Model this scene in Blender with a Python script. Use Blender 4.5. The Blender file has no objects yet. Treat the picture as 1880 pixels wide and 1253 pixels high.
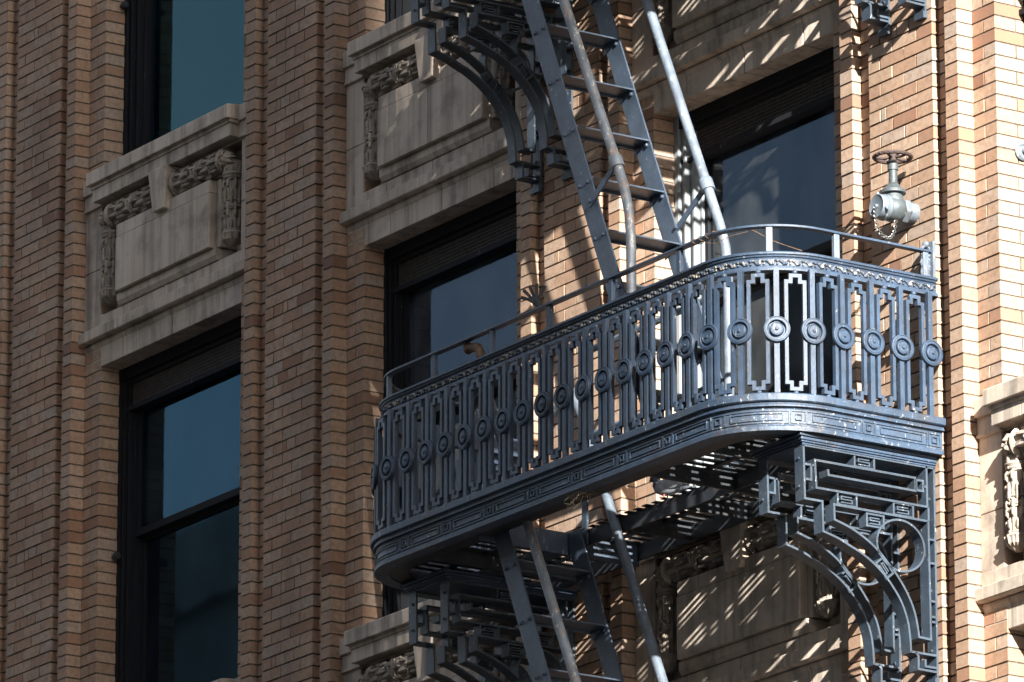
import bpy, bmesh, math, random
from mathutils import Vector, Matrix
random.seed(7)
C = bpy.context.scene.collection
RAD = math.radians
COURSE = 0.068
ST = 3.40                                  # storey height
LZ = [6.965, 10.365, 13.765, 17.165]       # underside of the stone lintels
PIERS = [(-8.50, -7.56), (-5.652, -4.708), (-2.755, -1.809), (0.084, 1.02), (2.985, 3.957), (5.86, 6.80)]
WALLZ0, WALLZ1 = 7.9, 18.6

# ------------------------------------------------------------------ materials
def new_mat(name):
    m = bpy.data.materials.new(name); m.use_nodes = True
    nt = m.node_tree; b = nt.nodes['Principled BSDF']
    return m, nt, b
def N(nt, t, **kw):
    n = nt.nodes.new(t)
    for k, v in kw.items():
        if k in n.inputs: n.inputs[k].default_value = v
        else: setattr(n, k, v)
    return n
def L(nt, a, b): nt.links.new(a, b)
def ramp(nt, stops, src=None, interp='LINEAR'):
    r = nt.nodes.new('ShaderNodeValToRGB'); r.color_ramp.interpolation = interp
    e = r.color_ramp.elements
    while len(e) < len(stops): e.new(0.5)
    for el, (p, c) in zip(e, stops):
        el.position = p; el.color = (c[0], c[1], c[2], 1) if len(c) == 3 else c
    if src is not None: L(nt, src, r.inputs[0])
    return r
def mix(nt, a, b, fac, mode='MIX'):
    m = nt.nodes.new('ShaderNodeMix'); m.data_type = 'RGBA'; m.blend_type = mode
    for s, v in ((m.inputs[6], a), (m.inputs[7], b), (m.inputs[0], fac)):
        if hasattr(v, 'is_linked'): L(nt, v, s)
        elif isinstance(v, (int, float)): s.default_value = v
        else: s.default_value = (v[0], v[1], v[2], 1)
    return m.outputs[2]
def noise(nt, scale, detail=4, rough=.55, vec=None, stretch=None, kind='Object'):
    tc = nt.nodes.new('ShaderNodeTexCoord'); src = tc.outputs[kind]
    if kind == 'World':
        src = None
    if stretch:
        mp = nt.nodes.new('ShaderNodeMapping'); mp.inputs['Scale'].default_value = stretch
        L(nt, vec or src, mp.inputs[0]); src = mp.outputs[0]
    n = nt.nodes.new('ShaderNodeTexNoise')
    n.inputs['Scale'].default_value = scale; n.inputs['Detail'].default_value = detail; n.inputs['Roughness'].default_value = rough
    L(nt, src, n.inputs['Vector'])
    return n.outputs['Fac']
def geo_pos(nt):
    return nt.nodes.new('ShaderNodeNewGeometry').outputs['Position']
def wnoise(nt, scale, detail=4, rough=.55, stretch=(1, 1, 1)):
    mp = nt.nodes.new('ShaderNodeMapping'); mp.inputs['Scale'].default_value = stretch
    L(nt, geo_pos(nt), mp.inputs[0])
    n = nt.nodes.new('ShaderNodeTexNoise')
    n.inputs['Scale'].default_value = scale; n.inputs['Detail'].default_value = detail; n.inputs['Roughness'].default_value = rough
    L(nt, mp.outputs[0], n.inputs['Vector'])
    return n.outputs['Fac']
def bump(nt, b, h, strength=.3, dist=.004):
    n = nt.nodes.new('ShaderNodeBump'); n.inputs['Strength'].default_value = strength; n.inputs['Distance'].default_value = dist
    L(nt, h, n.inputs['Height']); L(nt, n.outputs[0], b.inputs['Normal'])

def brick_mat():
    m, nt, b = new_mat('brick')
    at = nt.nodes.new('ShaderNodeAttribute'); at.attribute_name = 'tone'
    sep = nt.nodes.new('ShaderNodeSeparateColor'); L(nt, at.outputs['Color'], sep.inputs[0])
    r = ramp(nt, [(0, (.22, .115, .08)), (.12, (.34, .185, .12)), (.3, (.41, .26, .175)), (.55, (.45, .30, .21)), (.8, (.485, .345, .25)), (1, (.42, .325, .26))], sep.outputs[0])
    n1 = wnoise(nt, 38, 5, .6)
    c = mix(nt, r.outputs[0], (.24, .155, .095), ramp(nt, [(.40, (0, 0, 0)), (.74, (.7, .7, .7))], n1).outputs[0])
    n2 = wnoise(nt, 230, 2, .5)
    c = mix(nt, c, (.07, .045, .03), ramp(nt, [(.69, (0, 0, 0)), (.74, (.8, .8, .8))], n2).outputs[0])
    n3 = wnoise(nt, 1.6, 5, .6, (1, 1, .35))
    c = mix(nt, c, (.15, .11, .085), ramp(nt, [(.42, (0, 0, 0)), (.75, (.6, .6, .6))], n3).outputs[0])
    n5 = wnoise(nt, 16, 4, .65, (1.6, 1.6, .5))
    c = mix(nt, c, (.58, .45, .33), ramp(nt, [(.62, (0, 0, 0)), (.8, (.32, .32, .32))], n5).outputs[0])
    L(nt, c, b.inputs['Base Color']); b.inputs['Roughness'].default_value = .82
    b.inputs['Specular IOR Level'].default_value = .25
    n4 = wnoise(nt, 120, 4, .7)
    bump(nt, b, n4, .35, .003)
    return m
def mortar_mat():
    m, nt, b = new_mat('mortar')
    n = wnoise(nt, 60, 4)
    r = ramp(nt, [(.3, (.05, .041, .034)), (.7, (.15, .125, .10))], n)
    L(nt, r.outputs[0], b.inputs['Base Color']); b.inputs['Roughness'].default_value = .95
    return m
def stone_mat(name='stone', soot=.75, dim=1.0):
    m, nt, b = new_mat(name)
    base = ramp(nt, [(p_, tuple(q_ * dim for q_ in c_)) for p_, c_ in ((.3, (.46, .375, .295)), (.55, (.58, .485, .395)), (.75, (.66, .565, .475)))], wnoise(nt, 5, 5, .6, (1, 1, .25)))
    c = base.outputs[0]
    st = wnoise(nt, 15, 5, .6, (1, 1, .022))
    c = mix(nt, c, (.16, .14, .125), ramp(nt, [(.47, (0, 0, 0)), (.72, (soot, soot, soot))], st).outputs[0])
    st2 = wnoise(nt, 70, 3, .6, (1, 1, .04))
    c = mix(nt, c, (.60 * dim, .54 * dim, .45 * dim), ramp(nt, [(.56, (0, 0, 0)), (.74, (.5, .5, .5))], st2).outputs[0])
    bl = wnoise(nt, 4.5, 6, .62)
    c = mix(nt, c, (.12, .10, .085), ramp(nt, [(.50, (0, 0, 0)), (.72, (.6, .6, .6))], bl).outputs[0])
    # run-off stains on upward facing ledges
    L(nt, c, b.inputs['Base Color']); b.inputs['Roughness'].default_value = .85
    b.inputs['Specular IOR Level'].default_value = .25
    bump(nt, b, wnoise(nt, 90, 6, .7, (1, 1, .6)), .4, .004)
    return m
def iron_mat(name, base, chip=(.50, .50, .47), rust=(.16, .085, .045), chipamt=.66, rustamt=.62, dirt=.5, peel=False):
    m, nt, b = new_mat(name)
    c = mix(nt, base, tuple(x * .62 for x in base), ramp(nt, [(.35, (0, 0, 0)), (.65, (1, 1, 1))], wnoise(nt, 9, 4, .6)).outputs[0])
    c = mix(nt, c, (.05, .042, .035), ramp(nt, [(.5, (0, 0, 0)), (.75, (dirt, dirt, dirt))], wnoise(nt, 4.2, 5, .65)).outputs[0])
    rn = wnoise(nt, 22, 6, .7, (1, 1, .6))
    c = mix(nt, c, rust, ramp(nt, [(rustamt, (0, 0, 0)), (rustamt + .12, (.8, .8, .8))], rn).outputs[0])
    cn = wnoise(nt, 42, 6, .75, (1, 1, .45))
    cf = ramp(nt, [(chipamt, (0, 0, 0)), (chipamt + .035, (.9, .9, .9))], cn).outputs[0]
    c = mix(nt, c, chip, cf)
    c = mix(nt, c, tuple(x * .35 + .012 for x in base), ramp(nt, [(.55, (0, 0, 0)), (.72, (.65, .65, .65))], wnoise(nt, 14, 5, .65, (1, 1, .12))).outputs[0])
    if peel:
        pn = wnoise(nt, 15, 8, .76, (.6, .6, 1.6))
        c = mix(nt, c, (.22, .235, .245), ramp(nt, [(.60, (0, 0, 0)), (.62, (.75, .75, .75)), (.635, (.75, .75, .75)), (.65, (0, 0, 0))], pn).outputs[0])
        c = mix(nt, c, (.035, .026, .02), ramp(nt, [(.645, (0, 0, 0)), (.665, (.95, .95, .95))], pn).outputs[0])
    L(nt, c, b.inputs['Base Color']); b.inputs['Roughness'].default_value = .44
    b.inputs['Specular IOR Level'].default_value = .5
    bump(nt, b, wnoise(nt, 60, 7, .78), .7, .004)
    return m
def plain_mat(name, col, rough=.6, var=.35, scale=20, metal=0.0, stretch=(1, 1, 1)):
    m, nt, b = new_mat(name)
    d = tuple(x * (1 - var) for x in col); l = tuple(min(1, x * (1 + var)) for x in col)
    r = ramp(nt, [(.3, d), (.7, l)], wnoise(nt, scale, 5, .6, stretch))
    L(nt, r.outputs[0], b.inputs['Base Color']); b.inputs['Roughness'].default_value = rough; b.inputs['Metallic'].default_value = metal
    bump(nt, b, wnoise(nt, scale * 3, 4, .6, stretch), .3, .003)
    return m
def frame_mat(name, base, streak, lo=.62):
    m, nt, b = new_mat(name)
    n = wnoise(nt, 55, 5, .7, (1, 1, .06))
    c = mix(nt, base, streak, ramp(nt, [(lo, (0, 0, 0)), (lo + .05, (.9, .9, .9))], n).outputs[0])
    L(nt, c, b.inputs['Base Color']); b.inputs['Roughness'].default_value = .75; b.inputs['Specular IOR Level'].default_value = .25
    bump(nt, b, n, .5, .004)
    return m
def glass_mat(name='window_glass', ior=1.5, tint=(.28, .60, .85), haze=.03, clear=(.84, .89, .92)):
    m, nt, b = new_mat(name)
    nt.nodes.remove(b)
    out = nt.nodes['Material Output']
    fr = N(nt, 'ShaderNodeFresnel'); fr.inputs['IOR'].default_value = ior
    tr = N(nt, 'ShaderNodeBsdfTransparent'); tr.inputs[0].default_value = (*clear, 1)
    gl = N(nt, 'ShaderNodeBsdfGlossy'); gl.inputs['Roughness'].default_value = .03
    gl.inputs[0].default_value = (*tint, 1)
    mp = nt.nodes.new('ShaderNodeBump'); mp.inputs['Strength'].default_value = .06; mp.inputs['Distance'].default_value = .02
    L(nt, wnoise(nt, 1.3, 2, .5), mp.inputs['Height']); L(nt, mp.outputs[0], gl.inputs['Normal'])
    mx = N(nt, 'ShaderNodeMixShader')
    L(nt, fr.outputs[0], mx.inputs[0]); L(nt, tr.outputs[0], mx.inputs[1]); L(nt, gl.outputs[0], mx.inputs[2])
    # thin dust film on the pane; stronger haze paints in cloudy reflections
    df = N(nt, 'ShaderNodeBsdfDiffuse'); df.inputs[0].default_value = (.42, .44, .45, 1)
    m2 = N(nt, 'ShaderNodeMixShader')
    L(nt, ramp(nt, [(.38, (haze * .15,) * 3), (.66, (haze,) * 3)], wnoise(nt, 2.6, 6, .6, (1, 1, .6))).outputs[0], m2.inputs[0])
    L(nt, mx.outputs[0], m2.inputs[1]); L(nt, df.outputs[0], m2.inputs[2])
    L(nt, m2.outputs[0], out.inputs[0])
    return m
M = {}
M['brick'] = brick_mat(); M['mortar'] = mortar_mat()
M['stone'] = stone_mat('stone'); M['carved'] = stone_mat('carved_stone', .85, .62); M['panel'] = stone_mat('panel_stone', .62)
M['iron'] = iron_mat('blue_grey_iron', (.043, .073, .122), chip=(.38, .35, .30), chipamt=.64, dirt=.3)
M['iron_dirty'] = iron_mat('worn_fascia_iron', (.047, .080, .132), rust=(.075, .05, .035), chipamt=.62, rustamt=.58, dirt=.6, peel=True)
M['iron_key'] = iron_mat('bracket_iron', (.050, .072, .100), chipamt=.63, rustamt=.7)
M['iron_stair'] = iron_mat('stair_iron', (.058, .083, .122), chipamt=.635, rustamt=.66, dirt=.4)
M['iron_rail'] = iron_mat('weathered_rail', (.155, .19, .235), chip=(.40, .40, .38), rust=(.20, .105, .055), chipamt=.60, rustamt=.60, dirt=.2)
M['rail_rusty'] = iron_mat('rusty_pipe_rail', (.13, .15, .175), chip=(.36, .33, .29), rust=(.21, .13, .085), chipamt=.57, rustamt=.53, dirt=.2)
M['iron_worn'] = iron_mat('worn_ornament_iron', (.06, .085, .125), chip=(.36, .32, .26), rust=(.10, .065, .04), chipamt=.52, rustamt=.55, dirt=.3)
M['iron_black'] = iron_mat('black_iron', (.03, .034, .04), chipamt=.72, rustamt=.66, dirt=.3)
M['grate'] = iron_mat('grating_iron', (.026, .031, .037), chipamt=.74, rustamt=.6)
M['frame_dark'] = frame_mat('peeling_black_paint', (.010, .011, .014), (.36, .33, .26), .67)
M['frame_sunlit'] = frame_mat('sunlit_peeling_paint', (.24, .26, .27), (.10, .105, .11), .60)  # black frame paint recoloured pale: sunlight put into the left jamb's colour
M['screen'] = plain_mat('rusty_screen', (.035, .027, .02), .8, .5, 30)
M['glass'] = glass_mat(); M['glass_hazy'] = glass_mat('hazy_window_glass', 1.5, (.42, .60, .8), .13); M['glass_bright'] = glass_mat('bright_window_glass', 1.42, (.42, .86, 1.0), .006, (.97, .985, .99))
M['blind_teal'] = plain_mat('pleated_blind', (.55, .93, .98), .8, .03, 6)
M['blind_blue'] = plain_mat('roller_shade', (.022, .14, .26), .85, .12, 5)
M['blind_grey'] = plain_mat('grey_roller_shade', (.12, .175, .26), .85, .15, 4)
M['blind_pale'] = plain_mat('pale_curtain', (.30, .38, .46), .85, .3, 3, stretch=(2, 2, .6))
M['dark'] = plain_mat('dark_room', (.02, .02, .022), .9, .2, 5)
M['valve'] = iron_mat('valve_paint', (.075, .092, .10), chip=(.30, .31, .31), rust=(.30, .25, .14), chipamt=.62, rustamt=.62, dirt=.25)
M['valve_cap'] = iron_mat('cap_paint', (.15, .18, .21), chip=(.36, .38, .38), rust=(.28, .22, .15), chipamt=.6, rustamt=.72, dirt=.1)
M['wheel'] = plain_mat('rusty_wheel', (.052, .033, .029), .75, .4, 60)
M['chain'] = plain_mat('chain_metal', (.15, .15, .15), .4, .2, 60, .6)
M['terracotta'] = plain_mat('rusty_pipe', (.13, .075, .045), .85, .8, 32)
M['rubber'] = plain_mat('dark_rubber', (.030, .028, .027), .6, .4, 50)
M['tube_end'] = plain_mat('tube_end', (.30, .26, .22), .7, .3, 60)
M['straw'] = plain_mat('straw', (.30, .25, .17), .9, .3, 60)
M['asphalt'] = plain_mat('asphalt', (.04, .04, .042), .9, .2, 8)
M['pavement'] = plain_mat('pavement', (.11, .105, .10), .9, .15, 3)
M['tower'] = plain_mat('tower_stone', (.38, .34, .29), .85, .15, 1)
M['tower_glass'] = plain_mat('tower_window', (.05, .07, .09), .15, .2, 1)
M['pig_grey'] = plain_mat('pigeon_grey', (.42, .44, .48), .8, .25, 60)
M['pig_dark'] = plain_mat('pigeon_dark', (.07, .08, .095), .6, .4, 60)
M['pig_leg'] = plain_mat('pigeon_leg', (.40, .12, .10), .7, .2, 60)

# ------------------------------------------------------------------ mesh builder
class MB:
    def __init__(s): s.v = []; s.f = []; s.mi = []; s.tone = []; s.sm = []
    def add(s, vs, fs, mi=0, tone=None, smooth=False):
        o = len(s.v); s.v.extend([tuple(p) for p in vs])
        for f in fs:
            s.f.append(tuple(i + o for i in f)); s.mi.append(mi); s.tone.append(tone); s.sm.append(smooth)
    def box(s, x0, x1, y0, y1, z0, z1, mi=0, tone=None):
        s.add([(x0, y0, z0), (x1, y0, z0), (x1, y1, z0), (x0, y1, z0), (x0, y0, z1), (x1, y0, z1), (x1, y1, z1), (x0, y1, z1)],
              [(0, 1, 5, 4), (1, 2, 6, 5), (2, 3, 7, 6), (3, 0, 4, 7), (4, 5, 6, 7), (3, 2, 1, 0)], mi, tone)
    def hexa(s, p, mi=0):      # 8 corner points, same order as box
        s.add(p, [(0, 1, 5, 4), (1, 2, 6, 5), (2, 3, 7, 6), (3, 0, 4, 7), (4, 5, 6, 7), (3, 2, 1, 0)], mi)
    def prism_x(s, poly, x0, x1, mi=0):   # polygon in (y,z), counter-clockwise seen from +x
        n = len(poly)
        vs = [(x0, y, z) for y, z in poly] + [(x1, y, z) for y, z in poly]
        fs = [tuple(range(n - 1, -1, -1)), tuple(range(n, 2 * n))]
        for i in range(n):
            j = (i + 1) % n; fs.append((i, j, n + j, n + i))
        s.add(vs, fs, mi)
    def strap(s, pts, a0, a1, t, conv, closed=False, mi=0):
        """flat strap following a 2D path; conv(u,w,a) -> 3D; a0..a1 is the strap's width"""
        n = len(pts); outl = []; inl = []
        P = [Vector(p) for p in pts]
        for i in range(n):
            if closed: d0 = (P[i] - P[i - 1]).normalized(); d1 = (P[(i + 1) % n] - P[i]).normalized()
            else:
                d0 = (P[i] - P[i - 1]).normalized() if i else (P[1] - P[0]).normalized()
                d1 = (P[i + 1] - P[i]).normalized() if i < n - 1 else d0
            n0 = Vector((-d0.y, d0.x)); n1 = Vector((-d1.y, d1.x)); mm = n0 + n1
            if mm.length < 1e-6: mm = n0
            mm.normalize(); k = 1 / max(.35, mm.dot(n0))
            outl.append(P[i] + mm * (t / 2 * k)); inl.append(P[i] - mm * (t / 2 * k))
        vs = []
        for i in range(n):
            for q, a in ((outl[i], a0), (inl[i], a0), (inl[i], a1), (outl[i], a1)): vs.append(conv(q.x, q.y, a))
        fs = []
        for i in range(n if closed else n - 1):
            j = (i + 1) % n
            for k in range(4):
                l = (k + 1) % 4; fs.append((i * 4 + k, i * 4 + l, j * 4 + l, j * 4 + k))
        if not closed: fs += [(3, 2, 1, 0), tuple(4 * (n - 1) + k for k in range(4))]
        s.add(vs, fs, mi)
    def tube(s, pts, r, seg=8, mi=0, cap=True, radii=None):
        P = [Vector(p) for p in pts]; n = len(P); vs = []; up = None
        for i in range(n):
            d = (P[min(i + 1, n - 1)] - P[max(i - 1, 0)]).normalized()
            if up is None:
                up = Vector((0, 0, 1)) if abs(d.z) < .9 else Vector((1, 0, 0))
            a = up - d * up.dot(d)
            if a.length < 1e-5: a = d.orthogonal()
            a.normalize(); up = a; b = d.cross(a)
            rr = radii[i] if radii else r
            for k in range(seg):
                t = 2 * math.pi * k / seg
                vs.append(P[i] + (a * math.cos(t) + b * math.sin(t)) * rr)
        fs = []
        for i in range(n - 1):
            for k in range(seg):
                l = (k + 1) % seg; fs.append((i * seg + k, i * seg + l, (i + 1) * seg + l, (i + 1) * seg + k))
        s.add(vs, fs, mi, smooth=True)
        if cap:
            s.add(vs[:seg], [tuple(range(seg - 1, -1, -1))], mi); s.add(vs[-seg:], [tuple(range(seg))], mi)
    def lathe(s, prof, org, axis, seg=24, mi=0):   # prof: list of (r, h) along the axis
        a = Vector(axis).normalized(); e = a.orthogonal().normalized(); g = a.cross(e); o = Vector(org); vs = []
        for r, h in prof:
            for k in range(seg):
                t = 2 * math.pi * k / seg
                vs.append(o + a * h + (e * math.cos(t) + g * math.sin(t)) * max(r, 1e-4))
        fs = []
        for i in range(len(prof) - 1):
            for k in range(seg):
                l = (k + 1) % seg; fs.append((i * seg + k, i * seg + l, (i + 1) * seg + l, (i + 1) * seg + k))
        s.add(vs, fs, mi, smooth=True)
        s.add(vs[:seg], [tuple(range(seg - 1, -1, -1))], mi); s.add(vs[-seg:], [tuple(range(seg))], mi)
    def torus(s, org, axis, R, r, seg=24, rs=8, mi=0, a0=0, a1=2 * math.pi):
        a = Vector(axis).normalized(); e = a.orthogonal().normalized(); g = a.cross(e); o = Vector(org)
        full = abs(a1 - a0 - 2 * math.pi) < 1e-6; n = seg if full else seg + 1; vs = []
        for i in range(n):
            t = a0 + (a1 - a0) * i / seg; d = e * math.cos(t) + g * math.sin(t)
            for k in range(rs):
                q = 2 * math.pi * k / rs
                vs.append(o + d * (R + r * math.cos(q)) + a * r * math.sin(q))
        fs = []
        for i in range(seg):
            j = (i + 1) % n
            for k in range(rs):
                l = (k + 1) % rs; fs.append((i * rs + k, j * rs + k, j * rs + l, i * rs + l))
        s.add(vs, fs, mi, smooth=True)
    def ball(s, o, r, seg=10, rings=6, mi=0, sc=(1, 1, 1)):
        vs = []; o = Vector(o)
        for i in range(rings + 1):
            ph = math.pi * i / rings
            for k in range(seg):
                t = 2 * math.pi * k / seg
                vs.append((o.x + sc[0] * r * math.sin(ph) * math.cos(t), o.y + sc[1] * r * math.sin(ph) * math.sin(t), o.z + sc[2] * r * math.cos(ph)))
        fs = []
        for i in range(rings):
            for k in range(seg):
                l = (k + 1) % seg; fs.append((i * seg + k, (i + 1) * seg + k, (i + 1) * seg + l, i * seg + l))
        s.add(vs, fs, mi, smooth=True)
    def sweep(s, frames, prof, mi=0, closed_prof=True, smooth=False):
        """frames: list of (origin, normal); prof: list of (offset along normal, z)"""
        m = len(prof); vs = []
        for o, nn in frames:
            for q, z in prof: vs.append((o[0] + nn[0] * q, o[1] + nn[1] * q, z))
        fs = []
        for i in range(len(frames) - 1):
            for k in range(m):
                l = (k + 1) % m; fs.append((i * m + k, i * m + l, (i + 1) * m + l, (i + 1) * m + k))
        s.add(vs, fs, mi, smooth=smooth)
        s.add(vs[:m], [tuple(range(m - 1, -1, -1))], mi); s.add(vs[-m:], [tuple(range(m))], mi)
    def mesh(s, name, mats):
        me = bpy.data.meshes.new(name)
        me.from_pydata([tuple(v) for v in s.v], [], s.f)
        for m in mats: me.materials.append(M[m])
        me.polygons.foreach_set('material_index', s.mi)
        me.polygons.foreach_set('use_smooth', s.sm)
        if any(t is not None for t in s.tone):
            a = me.attributes.new('tone', 'FLOAT_COLOR', 'CORNER'); buf = []
            for f, t in zip(s.f, s.tone):
                c = (t or 0, t or 0, t or 0, 1)
                buf.extend(c * len(f))
            a.data.foreach_set('color', buf)
        bm = bmesh.new(); bm.from_mesh(me); bmesh.ops.recalc_face_normals(bm, faces=bm.faces)
        for e_ in bm.edges:
            if len(e_.link_faces) == 2 and e_.calc_face_angle(0) > .6: e_.smooth = False
        bm.to_mesh(me); bm.free()
        me.update()
        return me
    def build(s, name, mats, parent=None, bevel=0):
        if isinstance(mats, str): mats = [mats]
        o = bpy.data.objects.new(name, s.mesh(name, mats)); C.objects.link(o)
        if parent: o.parent = parent
        if bevel:
            b = o.modifiers.new('bevel', 'BEVEL'); b.width = bevel; b.segments = 2; b.limit_method = 'ANGLE'; b.angle_limit = RAD(40)
        return o
def tag(o, label=None, cat=None, group=None, kind=None):
    if label: o['label'] = label
    if cat: o['category'] = cat
    if group: o['group'] = group
    if kind: o['kind'] = kind
    return o
def empty(name, parent=None, loc=(0, 0, 0)):
    o = bpy.data.objects.new(name, None); C.objects.link(o); o.location = loc; o.empty_display_size = .2
    if parent: o.parent = parent
    return o
def copy_tree(o, parent=None):
    c = o.copy(); C.objects.link(c); c.parent = parent
    for ch in list(o.children): copy_tree(ch, c)
    return c
def spline(pts, k=6):
    P = [Vector(p) for p in pts]; out = []
    for i in range(len(P) - 1):
        a = P[max(i - 1, 0)]; b = P[i]; c = P[i + 1]; d = P[min(i + 2, len(P) - 1)]
        for j in range(k):
            t = j / k
            out.append(.5 * ((2 * b) + (c - a) * t + (2 * a - 5 * b + 4 * c - d) * t * t + (3 * b - a - 3 * c + d) * t ** 3))
    out.append(P[-1]); return [tuple(p) for p in out]

# ------------------------------------------------------------------ setting: street
mb = MB(); mb.add([(-400, -400, 0), (500, -400, 0), (500, 400, 0), (-400, 400, 0)], [(0, 1, 2, 3)])
tag(mb.build('street', 'asphalt'), kind='structure')
mb = MB(); mb.box(-60, 90, -3.6, .4, .004, .15)
tag(mb.build('pavement', 'pavement'), kind='structure')

# ------------------------------------------------------------------ the building
B = tag(empty('brick_building'), 'tan brick office building with recessed windows and carved stone spandrels', 'building')
JO = .0085
def brick_tone():
    r = random.random()
    if r < .035: return random.uniform(0, .14)
    if r < .12: return random.uniform(.14, .35)
    return min(1, max(.25, random.gauss(.62, .24)))
def make_pier(x0, x1):
    mb = MB(); W = x1 - x0; pw = .525; g = (W - .2 - pw) / 2; pa = x0 + .1 + g; pb = pa + pw
    RW = .183
    # mortar core, set back behind the brick faces
    z0, z1 = WALLZ0, WALLZ1
    mb.box(pa + .005, pb - .005, .0205, .4, z0, z1, 1)
    mb.box(x0 + .005, x1 - .005, .066, .401, z0, z1, 1)
    mb.box(x0 + .0035, x0 + .0965, .0050, .3, z0, z1, 1); mb.box(x1 - .0965, x1 - .0035, .0050, .3, z0, z1, 1)
    mb.box(x0 - RW + .004, x0 + .02, .099, .402, z0, z1, 1); mb.box(x1 - .02, x1 + RW - .004, .099, .402, z0, z1, 1)
    n = int((z1 - z0) / COURSE)
    def bk(xa, xb, ya, yb, z, t=None):
        j = random.gauss(0, .0011); t = brick_tone() if t is None else t
        mb.box(xa, xb, ya + j, yb, z + random.uniform(0, .0015), z + COURSE - JO + random.uniform(-.001, .001), 0, t)
    full, half, q = .2, .098, .047
    for i in range(n):
        z = z0 + i * COURSE
        k = i % 12
        if k in (5, 11): seq = [half, q, half, half]
        elif i % 2: seq = [half, full]
        else: seq = [full, full]
        if k == 11: seq = seq[::-1]
        x = pa
        for w in seq:
            bk(x, x + w - JO + random.uniform(-.003, .003), .015, .06, z); x += w
        bk(x, pb, .015, .06, z)
        # strips at the pier's edges
        bk(x0, x0 + .1, 0, .10, z); bk(x1 - .1, x1, 0, .10, z)
        # groove floors
        bk(x0 + .09, pa + .01, .058, .08, z); bk(pb - .01, x1 - .09, .058, .08, z)
        # returns and jambs
        for sgn, xe in ((-1, x0), (1, x1)):
            xo = xe + sgn * RW; lo, hi = min(xe - sgn * .002, xo), max(xe - sgn * .002, xo); mid = (lo + hi) / 2
            d = .125 if i % 2 else .20
            if i % 4 == 1:
                bk(lo, mid - JO / 2, .095, .095 + d, z); bk(mid + JO / 2, hi, .095, .095 + d, z)
            elif i % 2:
                t = brick_tone()
                bk(lo, mid - JO / 2, .095, .095 + d, z); bk(mid + JO / 2, hi, .095, .095 + d, z, t)
            else: bk(lo, hi, .095, .095 + d, z)
            if i % 2:
                lo2, hi2 = (xo, xo + .1) if sgn < 0 else (xo - .1, xo)
                bk(lo2, hi2, .095 + d + JO, .32, z)
    return mb.build('pier', ['brick', 'mortar'], B)
for x0, x1 in PIERS: make_pier(x0, x1)
# body of the building behind the facade
mb = MB(); mb.box(-24, 20, .75, 14, 0, 26, 0); 
mb.box(-24, -8.7, -.0, .75, 0, 26, 0); mb.box(7.0, 20, 0, .75, 0, 26, 0)
mb.box(-8.7, 7.0, .02, .75, 0, WALLZ0, 0); mb.box(-8.7, 7.0, .02, .75, WALLZ1, 26, 0)
mb.box(-24.15, 20.15, -.35, 14.1, 26, 26.6, 0)
mb.build('wall', 'mortar', B)

BAYS = [((PIERS[i][1] + PIERS[i + 1][0]) / 2, (PIERS[i + 1][0] - PIERS[i][1]) / 2) for i in range(5)]
def bundle(mb, p0, p1, R, bands=(.22, .5, .78)):
    p0 = Vector(p0); p1 = Vector(p1); d = (p1 - p0); ln = d.length; d.normalize()
    e = Vector((0, -1, 0)); g = d.cross(e)
    mb.tube([p0, p1], R * .80, 12)
    for k in range(6):
        t = RAD(-112 + 45 * k); o = (e * math.cos(t) + g * math.sin(t)) * R * .66
        for qa, qb in ((.03, .46), (.54, .97)):
            a_, b_ = p0 + d * ln * qa + o, p0 + d * ln * qb + o; w_ = (b_ - a_)
            mb.tube([a_, a_ + w_ * .06, a_ + w_ * .5, b_ - w_ * .06, b_], R * .3, 8, radii=[R * .16, R * .30, R * .34, R * .30, R * .16])
    for i, q in enumerate(bands):
        c = p0 + d * ln * q
        mb.torus(c, d, R * .98, R * (.15 if i % 2 else .10), 18, 6)
        if i % 2: 
            for s in (-.030, .030): mb.torus(c + d * s, d + g * (.5 if s > 0 else -.5), R * 1.03, R * .12, 18, 6)
        for k in range(4):
            t = RAD(-90 + 45 * k); mb.ball(c + (e * math.cos(t) + g * math.sin(t)) * R * 1.02, R * .15, 8, 5)
    for q in bands:
        for sd in (-1, 1):
            for k in range(6):
                t = RAD(-115 + 46 * k + (23 if sd > 0 else 0)); o = (e * math.cos(t) + g * math.sin(t)) * R * .93
                c = p0 + d * (ln * q + sd * R * .62) + o
                mb.tube([c - d * sd * R * .45, c - d * sd * R * .1 + o * .10, c + d * sd * R * .38 + o * .16, c + d * sd * R * .62 + o * .02], .01, 6, radii=[R * .10, R * .20, R * .14, R * .04])
    for q, s in ((p0, -1), (p1, 1)):
        mb.torus(q - d * s * .012, d, R * .95, R * .28, 18, 6); mb.lathe([(R * .9, 0), (R * .7, .02), (R * .3, .035)], q, d * s, 16)
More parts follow.
